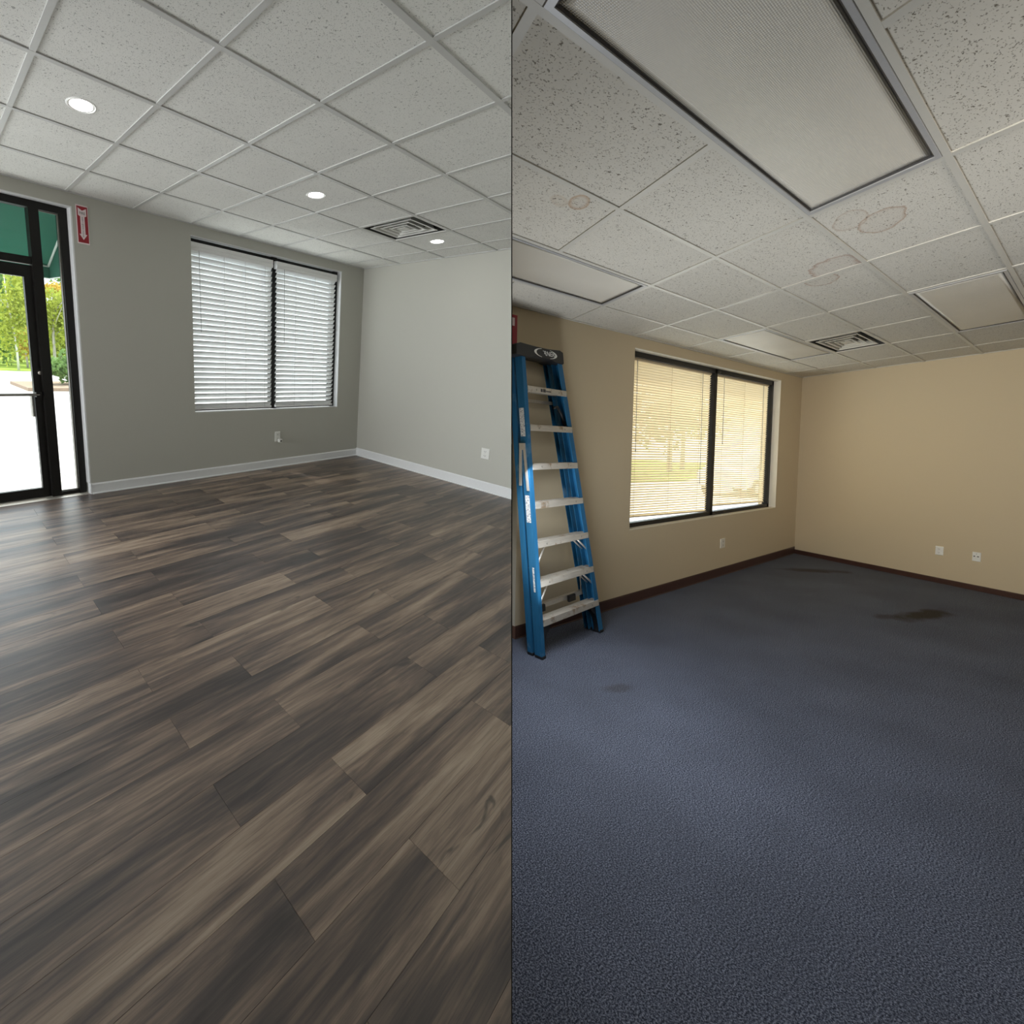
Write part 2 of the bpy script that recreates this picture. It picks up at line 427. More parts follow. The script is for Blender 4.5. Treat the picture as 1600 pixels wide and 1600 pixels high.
# ================================================================== DIVIDING PANEL
# added sheet keeping the rooms' light apart, in the right room's coordinates
n2 = Vector((R.n.x, R.n.y)); n2.normalize(); t2 = Vector((-n2.y, n2.x))            # along the panel
tl = R.n.z / math.hypot(R.n.x, R.n.y)
def pan(a, b, c):     # a along from window wall (0) towards the camera (+), b thickness, c height
    p0 = Vector((R.n.x, R.n.y)) * (R.c / (R.n.x ** 2 + R.n.y ** 2))
    # foot point on d = 0
    foot = Vector((R.c / R.n.x, 0))
    dirv = t2 if t2.y > 0 else -t2
    q = foot + dirv * a + n2 * (b - tl * c)
    return (q.x, q.y, c)
mb = MB(pan)
for a0, a1 in ((-2.7, 3.45), (4.7, 8.5)):
    mb.box(a0, a1, -.0007, 0, -.8, 3.95, 0); mb.box(a0, a1, 0, .0007, -.8, 3.95, 1); mb.box(a1, a1 + .002, -.0007, .0007, -.8, 3.95, 2)
structure(R, 'added_divider', mb, [paint_grey, paint_tan, slot_dark])

# ================================================================== LEFT ROOM shell
DU, DV, V0, UO = 0.55457, 0.77046, 0.75237, 7.66517
door_x, door_top = -3.66, 2.545
wx0, wx1, wz0, wz1 = -2.58, -0.43, .737, 2.548
mb = MB()
T = -.16
mb.box(-9.6, -8.3, T, 0, -.05, 2.9); mb.box(-8.3, door_x, T, 0, door_top, 2.9)
mb.box(door_x, wx0, T, 0, -.05, 2.9); mb.box(wx0, wx1, T, 0, -.05, wz0); mb.box(wx0, wx1, T, 0, wz1, 2.9); mb.box(wx1, .15, T, 0, -.05, 2.9)
structure(L, 'wall_front', mb, paint_grey)
mb = MB(L.side); mb.box(0, 3.3, -.12, 0, -.05, 2.9)
structure(L, 'wall_right', mb, paint_grey, clip=L)
mb = MB(); mb.box(-9.75, -9.6, T, 8, -.05, 2.9); structure(L, 'wall_left', mb, paint_grey)
# floor slab + planks
slabp = clip_poly([(-9.7, -.16), (.2, -.16), (-1.6, 8), (-9.7, 8)], L.n.x, L.n.y, L.c, -1)
mb = MB(); mb.prism(slabp, -.10, -.0085)
fl = structure(L, 'floor', mb, floor_under, clip=L)
PW, PL = .205, 1.055
for r in range(-16, 11):
    d0 = 3.0875 + PW * r; d1 = d0 + PW
    d0c = max(d0, -.012)
    if d1 < .01: continue
    u0 = -4.165 if r % 2 == 0 else -3.785
    m0 = -6 if d0 > 3.5 else -5
    for m in range(m0, 6):
        a = u0 + m * PL; b = min(a + PL, -.002)
        if a > -.02: break
        if a < -8.6: continue
        poly = room_poly(L, a, b, d0c, d1, 0, .0005)
        if not poly: continue
        base = (poly[0][0], (d0 + d1) / 2, 0)
        part(fl, 'plank', MB().prism(poly, -.008, 0), plank_mat, base=base)
# baseboards: board with a small shoe
def base_run(room, name, fn, a0, a1, h, t, shoe, mat, clip=None):
    mb = MB(fn)
    prof = [(0, 0), (t + shoe, 0), (t + shoe, shoe * .6), (t, shoe * 1.3), (t, h - .012), (t * .45, h), (0, h)]
    mb.loft([[(a0, b, c) for b, c in prof], [(a1, b, c) for b, c in prof]])
    return structure(room, name, mb, mat, clip=clip)
base_run(L, 'baseboard_front', lambda a, b, c: (a, b, c), door_x, -.003, .103, .014, .012, white_trim)
base_run(L, 'baseboard_right', L.side, .003, 3.2, .115, .014, .012, white_trim, clip=L)
mb = MB(); mb.box(door_x - .014, door_x, -.05, .014, 0, .103); structure(L, 'trim_1', mb, white_trim, bevel=.003)
# painted wood lining of the door opening and the window opening
mb = MB(); mb.box(door_x - .012, door_x - .0005, -.10, -.001, .104, door_top - .001); mb.box(-8.3, door_x - .012, -.10, -.001, door_top - .012, door_top - .0005)
structure(L, 'trim_2', mb, white_trim)
mb = MB()
mb.box(wx1 - .008, wx1 - .0005, -.14, -.001, wz0 + .001, wz1 - .001); mb.box(wx0, wx1 - .008, -.14, -.001, wz0 + .0005, wz0 + .008); mb.box(wx0, wx1 - .008, -.14, -.001, wz1 - .008, wz1 - .0005)
structure(L, 'trim_3', mb, white_trim)
# ceiling: deck, tees, tiles
def ceiling(room, name, du, dv, v0, uo, j0, j1, i0, i1, tee_u, tee_v, tile, teemat, skip, special, far):
    mb = MB(); poly = clip_poly(far, room.n.x, room.n.y, room.c - room.n.z * 2.83, room.keep)
    mb.prism(poly, 2.83, 2.90); ce = structure(room, name, mb, teemat)
    ed = lambda i: v0 + i * dv
    uu = lambda j: (j - uo) * du
    for i in range(i0, i1 + 1):
        for j in range(j0, j1 + 1):
            a, b = uu(j), min(uu(j + 1), -.004); c0, c1 = max(ed(i - 1), .004), ed(i)
            if (i, j) in skip or a > -.03: continue
            p = room_poly(room, a + tee_u * .25, b - tee_u * .25, c0 + tee_v * .25, c1 - tee_v * .25, H)
            if not p: continue
            c = cen(p) if (i, j) not in special else (0, 0)
            base = (c[0], c[1], H) if (i, j) not in special else (0, 0, 0)
            part(ce, 'ceiling_tile', MB().prism(p, H + .006, H + .022), special.get((i, j), tile), base=base)
    for i in range(i0 - 1, i1 + 1):
        if ed(i) < 0: continue
        p = room_poly(room, uu(j0), -.004, ed(i) - tee_v / 2, ed(i) + tee_v / 2, H)
        if p: part(ce, 'grid_bar', MB().prism(p, H - .0006, H + .0055), teemat, base=(*cen(p), H))
    for j in range(j0, j1 + 1):
      if uu(j) > -.01: continue
      inside = [i for i in range(i0, i1 + 1) if (i, j) in skip and (i, j - 1) in skip]
      cuts, c = [], .004
      for i in inside: cuts.append((c, ed(i - 1))); c = ed(i)
      cuts.append((c, ed(i1)))
      for c0, c1 in cuts:
        if c1 - c0 < .02: continue
        p = room_poly(room, uu(j) - tee_u / 2, uu(j) + tee_u / 2, c0, c1, H)
        if p: part(ce, 'grid_bar', MB().prism(p, H, H + .0055), teemat, base=(*cen(p), H))
    # wall angle round the edge
    p = room_poly(room, uu(j0), -.001, .0005, .022, H)
    part(ce, 'wall_angle', MB().prism(p, H - .002, H + .008), teemat, base=(*cen(p), H))
    p = room_poly(room, -.022, -.001, .0005, ed(i1), H)
    if p: part(ce, 'wall_angle', MB().prism(p, H - .002, H + .008), teemat, base=(*cen(p), H))
    return ce
farL = [(-9.75, -.16), (.2, -.16), (-1.6, 8), (-9.75, 8)]
ceiling(L, 'ceiling', DU, DV, V0, UO, -3, 7, 0, 6, .026, .034, tile_new, white_metal, {(2, 5)}, {}, farL)

def downlight(u, d, label):
    x = u + L.k * d
    t = thing(L, 'downlight', label, 'ceiling light', (x, d, H), 'recessed round ceiling lights')
    au, ad = .0625, .0875
    el = lambda r, z: [(x + L.k * r * ad * math.sin(q) + r * au * math.cos(q), d + r * ad * math.sin(q), z) for q in [2 * math.pi * i / 28 for i in range(28)]]
    mb = MB(); mb.loft([el(1.22, H + .011), el(1.22, H + .007), el(1.10, H + .003), el(1.0, H + .006), el(1.0, H + .0105)], caps=False)
    part(t, 'trim_ring', mb, ring_white)
    mb = MB(); mb.loft([el(.99, H + .0105), el(.99, H + .0065), el(.6, H + .0045), el(.05, H + .0045)])
    part(t, 'lens', mb, lens_white)
    return t
cellu = lambda j: (j + .5 - UO) * DU
celld = lambda i: V0 + (i - .5) * DV
downlight(cellu(0), celld(2), 'round lit downlight above the glass door, largest of the three')
downlight(cellu(3), celld(2), 'round lit downlight above the white window blinds, middle of the three')
downlight(cellu(6), celld(2), 'round lit downlight beside the square vent, nearest the far corner')

def vent(room, du, dv, v0, uo, i, j, label, metal):
    k = room.k; cu = (j + .5 - uo) * du; cd = v0 + (i - .5) * dv; x0 = cu + k * cd
    t = thing(room, 'ceiling_vent', label, 'vent', (x0, cd, H))
    hu, hd = du / 2 * .97, dv / 2 * .97
    sq = lambda r, z: [(x0 + sx * r * hu + k * sd * r * hd, cd + sd * r * hd, z) for sx, sd in ((-1, -1), (1, -1), (1, 1), (-1, 1))]
    def ring(r0, z0, r1, z1, th=.004):
        return MB().loft([sq(r0, z0), sq(r1, z1), sq(r1 - .004, z1 + th), sq(r0 - .004, z0 + th), sq(r0, z0)], caps=False)
    part(t, 'duct_box', MB().loft([sq(.97, H + .006), sq(.90, H + .06), sq(.85, H + .15), sq(.01, H + .151)], caps=False), duct_shade)
    part(t, 'vent_frame', MB().loft([sq(1, H + .006), sq(1, H), sq(.955, H), sq(.945, H + .006), sq(1, H + .006)], caps=False), metal)
    for r0 in (.76, .54, .33):
        part(t, 'louvre', MB().loft([sq(r0, H + .001), sq(r0 - .055, H + .001), sq(r0 - .12, H + .045), sq(r0 - .125, H + .045), sq(r0 - .062, H + .004), sq(r0, H + .004), sq(r0, H + .001)], caps=False), metal)
    part(t, 'centre_plate', MB().loft([sq(.17, H + .004), sq(.16, H + .001), sq(.02, H + .001)], caps=True), metal)
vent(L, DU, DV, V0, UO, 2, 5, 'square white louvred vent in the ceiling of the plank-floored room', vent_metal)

# ================================================================== LEFT ROOM door and sidelight
dr = structure(L, 'door_1', MB().box(-4.93, -3.945, -.155, -.115, .008, .092).box(-4.93, -3.945, -.155, -.115, 1.925, 2.02).box(-4.02, -3.945, -.155, -.115, .092, 1.925).box(-4.93, -4.85, -.155, -.115, .092, 1.925), black_metal, base=(-4.4, -.135, 0))
part(dr, 'glass_pane', MB().box(-4.85, -4.02, -.138, -.132, .092, 1.925), clear_glass)
part(dr, 'push_bar', MB().tube([(-4.86, -.06, .945), (-4.0, -.06, .945)], .012), alu_dark)
part(dr, 'push_bar_bracket', MB().box(-4.025, -3.985, -.116, -.05, .925, .965), black_metal)
part(dr, 'pull_handle', MB().box(-4.035, -4.005, -.205, -.156, .74, .93), alu_dark, bevel=.004)
part(dr, 'door_lock', MB().tube([(-3.965, -.115, 1.13), (-3.965, -.108, 1.13)], .016, 12), alu)
w1 = structure(L, 'door_2', MB().box(-3.96, -3.885, -.155, -.075, 0, 2.475).box(-3.735, -3.674, -.155, -.075, 0, 2.475).box(-8.3, -3.674, -.155, -.075, 2.475, 2.533).box(-3.885, -3.735, -.155, -.085, 0, .04)
               .box(-4.93, -3.96, -.155, -.085, 2.03, 2.09).box(-5.0, -4.93, -.155, -.075, 0, 2.475).box(-6.66, -6.6, -.155, -.075, 0, 2.475).box(-8.3, -8.24, -.155, -.075, 0, 2.475).box(-8.24, -5.0, -.155, -.085, 0, .04), black_metal,
               base=(-3.8, -.12, 0))
part(w1, 'sidelight_pane', MB().box(-3.885, -3.735, -.122, -.116, .04, 2.475), clear_glass)
part(w1, 'transom_pane', MB().box(-4.93, -3.96, -.122, -.116, 2.09, 2.475), clear_glass)
part(w1, 'glazing_bead', MB().box(-3.885, -3.735, -.116, -.108, .04, .048).box(-3.743, -3.735, -.116, -.100, .048, 2.475).box(-3.885, -3.735, -.116, -.108, 2.467, 2.475), alu_dark)
part(w1, 'storefront_pane', MB().box(-6.6, -5.0, -.122, -.116, .04, 2.475), clear_glass)
part(w1, 'storefront_pane', MB().box(-8.24, -6.66, -.122, -.116, .04, 2.475), clear_glass)
mb = MB(); mb.loft([[(a, b, c) for b, c in ((-.16, -.004), (-.004, -.004), (-.004, .002), (-.03, .007), (-.16, .007))] for a in (-5.0, door_x - .014)])
structure(L, 'trim_4', mb, alu)

# ------------------------------------------------------------------ fire sign
sg = thing(L, 'fire_sign', 'red fire extinguisher sign with white down arrow on grey wall beside the door', 'sign', (-3.582, 0, 2.413))
sx0, sx1, sz0, sz1 = -3.630, -3.534, 2.258, 2.572
part(sg, 'sign_plate', MB().box(sx0, sx1, .0005, .003, sz0, sz1), sign_white, bevel=.0008)
part(sg, 'red_field', MB().box(sx0 + .006, sx1 - .006, .003, .0036, sz0 + .010, sz1 - .010), sign_red)
cxs = (sx0 + sx1) / 2; zt = sz1 - .024; zb = sz0 + .034
arrow = [(cxs - .033, zt), (cxs, zt - .020), (cxs + .033, zt), (cxs + .033, zt - .060), (cxs + .017, zt - .068), (cxs + .017, zb + .045), (cxs + .031, zb + .045), (cxs, zb), (cxs - .031, zb + .045), (cxs - .017, zb + .045), (cxs - .017, zt - .068), (cxs - .033, zt - .060)]
ma = MB(); ids0 = [ma.pt(a, .0036, c) for a, c in arrow]; ids1 = [ma.pt(a, .0044, c) for a, c in arrow]
ma.face(ids1); [ma.face((ids0[i], ids0[(i + 1) % 12], ids1[(i + 1) % 12], ids1[i])) for i in range(12)]
part(sg, 'arrow', ma, sign_white)
letters(sg, 'lettering', 'FIRE', (cxs, .0046, zt - .042), .030, ink, .0004, sx=.85)
for q, ch in enumerate('EXTINGUISHER'):
    letters(sg, 'lettering', ch, (cxs, .0046, zt - .078 - q * .0138), .0155, ink, .0004, sx=1.15)

# ------------------------------------------------------------------ window with wide white blinds
win = structure(L, 'window_1', MB().box(wx0 - .05, wx1 + .05, -.155, -.10, wz0 - .05, wz0 + .045).box(wx0 - .05, wx1 + .05, -.155, -.10, wz1 - .075, wz1 + .05).box(wx0 - .05, wx0 + .03, -.155, -.10, wz0, wz1).box(wx1 - .085, wx1 + .05, -.155, -.075, wz0, wz1).box(-1.515, -1.440, -.155, -.075, wz0, wz1), black_metal, base=(-1.5, -.13, wz0))
part(win, 'glass_pane', MB().box(wx0 + .03, -1.515, -.131, -.125, wz0 + .045, wz1 - .075), clear_glass)
part(win, 'glass_pane', MB().box(-1.440, wx1 - .085, -.131, -.125, wz0 + .045, wz1 - .075), clear_glass)

def blind(room, name, label, x0, x1, zt, zb, d, n, width, tilt, slatmat, railmat, headh, headd, thick, cords, wand, group, curve=0., sag=(0, 0), over=0.0, railh=.022):
    """venetian blind: head rail, n slats, bottom rail, ladder cords, pull cords"""
    xm = (x0 + x1) / 2
    t = thing(room, name, label, 'window blind', (xm, d, zt), group)
    mb = MB(); mb.loft([[(a, b, c) for b, c in ((d - headd * .5, zt - headh), (d + headd * .4, zt - headh), (d + headd * .5, zt - headh * .8), (d + headd * .5, zt - headh * .55), (d + headd * .44, zt - headh * .5), (d + headd * .5, zt - headh * .45), (d + headd * .5, zt - .006), (d + headd * .42, zt), (d - headd * .5, zt))] for a in (x0 - over, x1 + over)])
    part(t, 'head_rail', mb, railmat)
    mb = MB(); cs, sn = math.cos(tilt), math.sin(tilt)
    segs = 4 if curve else 1
    top, bot = [], []
    for i in range(segs + 1):
        q = (i / segs - .5) * width; c = curve * (1 - (2 * i / segs - 1) ** 2)
        top.append((q * cs - (c + thick) * sn * -1 * 0 + 0, q * sn + c + thick)); bot.append((q * cs, q * sn + c))
    prof = bot + top[::-1]
    hw = (x1 - x0) / 2
    mb.loft([[(xm - hw, d + b, c) for b, c in prof], [(xm + hw, d + b, c) for b, c in prof]])
    me = mb.mesh('slat', (xm, d, 0))
    z0 = zb + railh + width * .35; z1 = zt - headh - width * .30
    for i in range(n):
        f = i / (n - 1); z = z0 + (z1 - z0) * f
        o = part(t, 'slat', None, slatmat, base=(xm, d, z), me=me)
        o.rotation_euler = (random.uniform(-.03, .03), -(sag[0] * (1 - f) ** 2 * (1 if sag[0] else 0)) + random.uniform(-.0012, .0012), 0)
        o.location.z += sag[1] * (1 - f) ** 2
    zr = zb + sag[1]
    mb = MB(); e = math.tan(sag[0]) * hw
    mb.loft([[(a, d - width * .32, zr + q), (a, d + width * .32, zr + q), (a, d + width * .32, zr + q + railh), (a, d - width * .32, zr + q + railh)] for a, q in ((x0, -e), (x1, e))])
    part(t, 'bottom_rail', mb, railmat)
    for cx in cords:
        xx = x0 + (x1 - x0) * cx
        for dd in (-width * cs * .5 - .003, width * cs * .5 + .003):
            part(t, 'ladder_cord', MB().tube([(xx, d + dd, zt - headh), (xx, d + dd, zr + railh * .5)], .0012 if width < .03 else .0022, 5), cord_white if slatmat is slat_white else rail_tan)
    for wx, length in wand:
        xx = x0 + (x1 - x0) * wx
        part(t, 'tilt_cord', MB().tube([(xx, d + headd * .5 + .006, zt - headh * .9), (xx + .004, d + headd * .5 + .010, zt - headh - length)], .0032, 6), cord_grey)
        part(t, 'cord_tassel', MB().tube([(xx + .004, d + headd * .5 + .010, zt - headh - length), (xx + .004, d + headd * .5 + .010, zt - headh - length - .03)], [.003, .006], 8), cord_grey)
    return t
blind(L, 'window_blind', 'white slatted blind on the left half of the black-framed window', wx0 + .006, -1.545, wz1 - .055, wz0 + .028, -.045, 29, .056, math.radians(55), slat_white, rail_white, .085, .06, .003, (.38, .64, .90), ((.085, .78),), 'white window blinds', over=.004)
blind(L, 'window_blind', 'white slatted blind on the right half of the black-framed window', -1.475, wx1 - .078, wz1 - .055, wz0 + .028, -.045, 29, .056, math.radians(55), slat_white, rail_white, .085, .06, .003, (.30, .62, .92), ((.10, .82),), 'white window blinds', over=.010)

# ------------------------------------------------------------------ outlets
def outlet(room, fn, a, z, w, h, label, mat, style, nrm=0.0):
    x, d, zz = fn(a, 0, z)
    t = thing(room, 'wall_outlet', label, 'outlet', (x, d, z))
    mb = MB(fn)
    mb.loft([[(a + sx * w / 2 * q, b, z + sz * h / 2 * q) for sx, sz in ((-1, -1), (1, -1), (1, 1), (-1, 1))] for b, q in ((.0005, 1), (.004, 1), (.008, .9))])
    part(t, 'cover_plate', mb, mat)
    if style == 'phone':
        part(t, 'jack', MB(fn).box(a - w * .30, a + w * .30, .008, .0095, z - h * .02, z + h * .12), mat)
        for sx in (-.17, .17):
            part(t, 'socket', MB(fn).box(a + sx * w * 1.3 - w * .09, a + sx * w * 1.3 + w * .09, .008, .0105, z - h * .02, z + h * .09), slot_dark)
        part(t, 'screw', MB(fn).box(a - w * .05, a + w * .05, .008, .0095, z + h * .28, z + h * .33), slot_dark)
    else:
        for s_ in (-1, 1):
            zc = z + s_ * h * .2
            oct_ = [(a + w * .24 * math.cos(q), zc + h * .13 * math.sin(q)) for q in [math.pi / 8 + i * math.pi / 4 for i in range(8)]]
            rc = part(t, 'receptacle', MB(fn).slab(oct_, .0075, .0100), mat)
            mb = MB(fn); mb.box(a - w * .11, a - w * .07, .0098, .0106, zc - h * .02, zc + h * .06); mb.box(a + w * .07, a + w * .11, .0098, .0106, zc - h * .02, zc + h * .06); mb.box(a - w * .03, a + w * .03, .0098, .0106, zc - h * .09, zc - h * .05)
            part(rc, 'slots', mb, slot_dark)
        part(t, 'screw', MB(fn).slab([(a + w * .035 * math.cos(q), z + w * .035 * math.sin(q)) for q in [i * math.pi / 4 for i in range(8)]], .0075, .0095), alu)
    return t
front = lambda a, b, c: (a, b, c)
o = outlet(L, front, -1.472, .393, .082, .125, 'white outlet with a plug-in adapter below the white-blinded window', plate_white, 'duplex')
part(o, 'plug_adapter', MB().box(-1.478, -1.428, .0106, .055, .322, .366), plate_white, bevel=.006)
part(o, 'adapter_socket', MB().box(-1.468, -1.442, .0551, .0565, .332, .350), slot_dark)
outlet(L, L.side, 2.425, .440, .118, .125, 'white duplex outlet on the grey right wall above white baseboard', plate_white, 'duplex')

# ================================================================== LEFT ROOM outdoors
gz = -.06
mb = MB(); mb.box(-16, 9, -20.4, -2.9, gz - .2, gz - .03); structure(L, 'parking_lot', mb, asphalt, clip=L)
sw = structure(L, 'sidewalk', MB().box(-12, 2, -2.9, -.17, gz - .3, gz - .03), concrete, clip=L)
xs = [-12, -10.4, -8.6, -6.9, -5.2, -3.5, -1.8, -.1]
for a, b in zip(xs, xs[1:]):
    for c0, c1 in ((-2.9, -1.44), (-1.44, -.17)):
        part(sw, 'concrete_slab', MB().box(a + .006, b - .006, c0 + .006, c1 - .006, gz - .03, gz), concrete, base=((a + b) / 2, (c0 + c1) / 2, gz))
structure(L, 'kerb', MB().box(-16, 9, -20.7, -20.4, gz - .2, gz + .10), concrete, clip=L)
structure(L, 'lawn', MB().prism([(-16, -20.7), (9, -20.7), (14, -48), (-16, -48)], gz - .2, gz + .08).loft([[(-16, -34, gz + .08), (11, -34, gz + .08), (14, -48, 3.2), (-16, -48, 3.2)], [(-16, -34, gz), (11, -34, gz), (14, -48, gz), (-16, -48, gz)]]), grass, clip=L)
structure(L, 'planting_bed', MB().prism([(-.6, -12.5), (2.2, -12.2), (2.6, -15.5), (-.3, -15.3)], gz - .1, gz + .07), mulch)

def leaves(mb, c, rx, rd, rz, n, size, rnd, sub=9):
    cl = []
    for _ in range(sub):
        th = rnd.uniform(0, 2 * math.pi); ph = rnd.uniform(-1, 1); r = rnd.uniform(.35, .85); w = math.sqrt(1 - ph * ph)
        cl.append((c[0] + rx * r * w * math.cos(th), c[1] + rd * r * w * math.sin(th), c[2] + rz * r * ph))
    for i in range(n):
        q = cl[i % sub]; r = rnd.random() ** .5 * .62
        th = rnd.uniform(0, 2 * math.pi); ph = rnd.uniform(-1, 1); w = math.sqrt(1 - ph * ph)
        p = Vector((q[0] + rx * r * w * math.cos(th), q[1] + rd * r * w * math.sin(th), q[2] + rz * r * ph))
        a = Vector((rnd.gauss(0, 1), rnd.gauss(0, 1), rnd.gauss(0, 1))).normalized(); b = a.cross(Vector((rnd.gauss(0, 1), rnd.gauss(0, 1), rnd.gauss(0, 1)))).normalized()
        s1 = size * rnd.uniform(.6, 1.3)
        ids = [mb.pt(*(p + a * s1)), mb.pt(*(p + b * s1 * .55)), mb.pt(*(p - a * s1)), mb.pt(*(p - b * s1 * .55))]
        mb.face(ids)
def tree(room, name, label, x, d, z, h, crown, n, size, leaf, barkm, r, seed, lean=0., group=None, sub=9):
    rnd = random.Random(seed)
    t = thing(room, name, label, 'tree', (x, d, z), group)
    mb = MB(); pts = [(x + lean * f * h + rnd.uniform(-.06, .06), d, z + h * f) for f in (0, .15, .35, .55, .75)]
    pts[0] = (x, d, z - .05)
    mb.tube(pts, [r, r * .85, r * .7, r * .5, r * .3], 9)
    part(t, 'trunk', mb, barkm)
    for i in range(4):
        f = rnd.uniform(.3, .7); q = rnd.uniform(0, 6.28); p0 = Vector((x + lean * f * h, d, z + h * f)); ln = rnd.uniform(.18, .3) * h
        p1 = p0 + Vector((math.cos(q) * ln * .7, math.sin(q) * ln * .7, ln * .7))
        part(t, 'branch', MB().tube([p0, (p0 + p1) / 2 + Vector((0, 0, .05)), p1], [r * .4, r * .28, r * .12], 6), barkm)
    mb = MB(); leaves(mb, (x + lean * h * .6 + crown[3], d, z + crown[0]), crown[1], crown[1], crown[2], n, size, rnd, sub)
    f = part(t, 'foliage', mb, leaf); f['kind'] = 'stuff'
    return t
tree(L, 'slender_tree', 'slender pale-trunked tree with sparse lime leaves seen through the glass door', 1.78, -22.0, .02, 5.2, (2.7, .68, 2.3, .10), 1900, .085, leaf_lime, bark_pale, .05, 1, -.05)
tree(L, 'young_tree', 'young lime-leaved tree with a leaning trunk seen through the narrow sidelight', 3.45, -22.9, .02, 4.6, (2.4, .62, 1.45, .10), 2000, .085, leaf_lime, bark, .075, 3, .04)
tree(L, 'golden_tree', 'small golden tree low beside the black door frame', 2.72, -24.1, .05, 2.6, (1.15, .48, .8, 0), 1200, .08, leaf_gold, bark, .05, 9)
tree(L, 'leafy_tree', 'bushy green tree behind the pale trunk, leftmost in the glass door', 2.1, -26.4, .05, 5.6, (2.4, 1.25, 2.2, 0), 3600, .11, leaf_green, bark, .10, 2)
tree(L, 'leafy_tree', 'full lime-green tree behind the young tree in the sidelight', 4.85, -26.4, .05, 4.8, (1.95, 1.3, 1.4, 0), 3200, .11, leaf_lime, bark, .10, 12)
tree(L, 'leafy_tree', 'tall yellow-green tree at the back of the lawn behind the door stile', 4.1, -30.6, .15, 7.6, (3.2, 1.65, 3.0, 0), 4400, .14, leaf_lime, bark, .15, 6)
tree(L, 'leafy_tree', 'broad mid-green tree at the back of the lawn, right of the sidelight trunk', 7.6, -30.6, .15, 4.6, (2.0, 1.65, 1.5, 0), 3200, .14, leaf_lime, bark, .15, 8)
tree(L, 'golden_tree', 'yellow-leaved autumn tree seen high in the sidelight under the awning', 7.5, -34.4, .3, 5.8, (4.0, 1.3, .6, 0), 1800, .12, leaf_gold, bark, .12, 4)
tree(L, 'leafy_tree', 'dark green tree far behind the yellow-leaved tree', 10.4, -38.5, 1.0, 8.5, (4.6, 2.1, 3.2, 0), 2800, .20, leaf_green, bark, .18, 5)
tree(L, 'leafy_tree', 'dark green tree far behind the pale slender trunk', 5.9, -38.5, 1.0, 8.5, (4.6, 2.1, 3.2, 0), 2800, .20, leaf_green, bark, .18, 15)
sh = thing(L, 'shrub', 'round green shrub on the mulch bed outside the sidelight', 'shrub', (1.0, -14.0, gz + .06))
rnd = random.Random(11); mb = MB(); leaves(mb, (1.0, -14.0, .52), .75, .75, .50, 1800, .075, rnd); f = part(sh, 'foliage', mb, leaf_green); f['kind'] = 'stuff'
part(sh, 'stem', MB().tube([(1.0, -14, gz), (1.0, -14, .5)], [.05, .02], 7), bark)

# green canvas awning over the entrance
aw = thing(L, 'awning', 'dark green canvas awning over the glass door, seen from below', 'awning', (-5.5, -.2, 2.1))
ax1, ax0, ad0, ad1, az1, az0, azv = -3.50, -7.6, -.17, -1.12, 2.80, 2.155, 2.035
mb = MB(); mb.loft([[(ax0, ad0, az1), (ax1, ad0, az1), (ax1, ad1, az0), (ax0, ad1, az0)], [(ax0, ad0, az1 + .004), (ax1, ad0, az1 + .004), (ax1, ad1 - .003, az0 + .004), (ax0, ad1 - .003, az0 + .004)]])
part(aw, 'canopy', mb, awning_green)
mb = MB(); mb.box(ax0, ax1, ad1 - .004, ad1, azv, az0); part(aw, 'front_valance', mb, awning_green)
mb = MB(); mb.loft([[(ax1, ad0, az1), (ax1, ad1, az0), (ax1, ad1, azv), (ax1, ad0, azv)], [(ax1 + .004, ad0, az1), (ax1 + .004, ad1, az0), (ax1 + .004, ad1, azv), (ax1 + .004, ad0, azv)]])
part(aw, 'side_panel', mb, awning_green)
part(aw, 'frame_tube', MB().tube([(ax1 - .012, ad0, az1 - .012), (ax1 - .012, ad1 + .012, az0 - .004)], .011, 8), awning_seam)
part(aw, 'frame_tube', MB().tube([(ax0, ad1 + .014, az0 - .004), (ax1 - .012, ad1 + .014, az0 - .004)], .010, 8), awning_seam)
part(aw, 'hem_piping', MB().tube([(ax0, ad1, azv), (ax1, ad1, azv)], .007, 6), awning_seam)
part(aw, 'hem_piping', MB().tube([(ax1, ad0, azv), (ax1, ad1, azv)], .007, 6), awning_seam)

# ================================================================== RIGHT ROOM shell
DU2, DV2, V2, UO2 = 0.97928, 0.48833, 0.41349, 6.71092
rx0, rx1, rz0, rz1 = -4.585, -0.822, .745, 2.545
wend = -6.232
mb = MB(); T2 = -.22
mb.box(wend, rx0, T2, 0, -.05, 2.9); mb.box(rx0, rx1, T2, 0, -.05, rz0); mb.box(rx0, rx1, T2, 0, rz1, 2.9); mb.box(rx1, .2, T2, 0, -.05, 2.9); mb.box(-6.5, wend, T2, -.0, 2.2, 2.9)
structure(R, 'wall_front', mb, paint_tan, clip=R)
mb = MB(R.side); mb.box(0, 6.4, -.12, 0, -.05, 2.9); structure(R, 'wall_right', mb, paint_tan)
mb = MB(); mb.box(-13.2, -1.8, 5.6, 5.72, -.05, 2.9); structure(R, 'wall_back', mb, paint_tan, clip=R)
mb = MB(); mb.prism(clip_poly([(-14, -.22), (.2, -.22), (-2.2, 5.7), (-14, 5.7)], R.n.x, R.n.y, R.c, 1), -.10, 0)
structure(R, 'floor', mb, carpet, clip=R)
base_run(R, 'baseboard_front', front, wend, -.002, .105, .006, .006, rubber_base, clip=R)
base_run(R, 'baseboard_right', R.side, .002, 6.0, .062, .006, .006, rubber_base)
mb = MB(); mb.box(wend - .004, wend - .0003, -.10, .006, 0, .105); structure(R, 'trim_5', mb, plain('pale_brown_base_end', (.20, .11, .08), .5), clip=R)
mb = MB(); mb.box(wend - .003, wend - .0002, -.14, -.0005, .1055, 2.2); structure(R, 'trim_6', mb, paint_tan_jamb, clip=R)
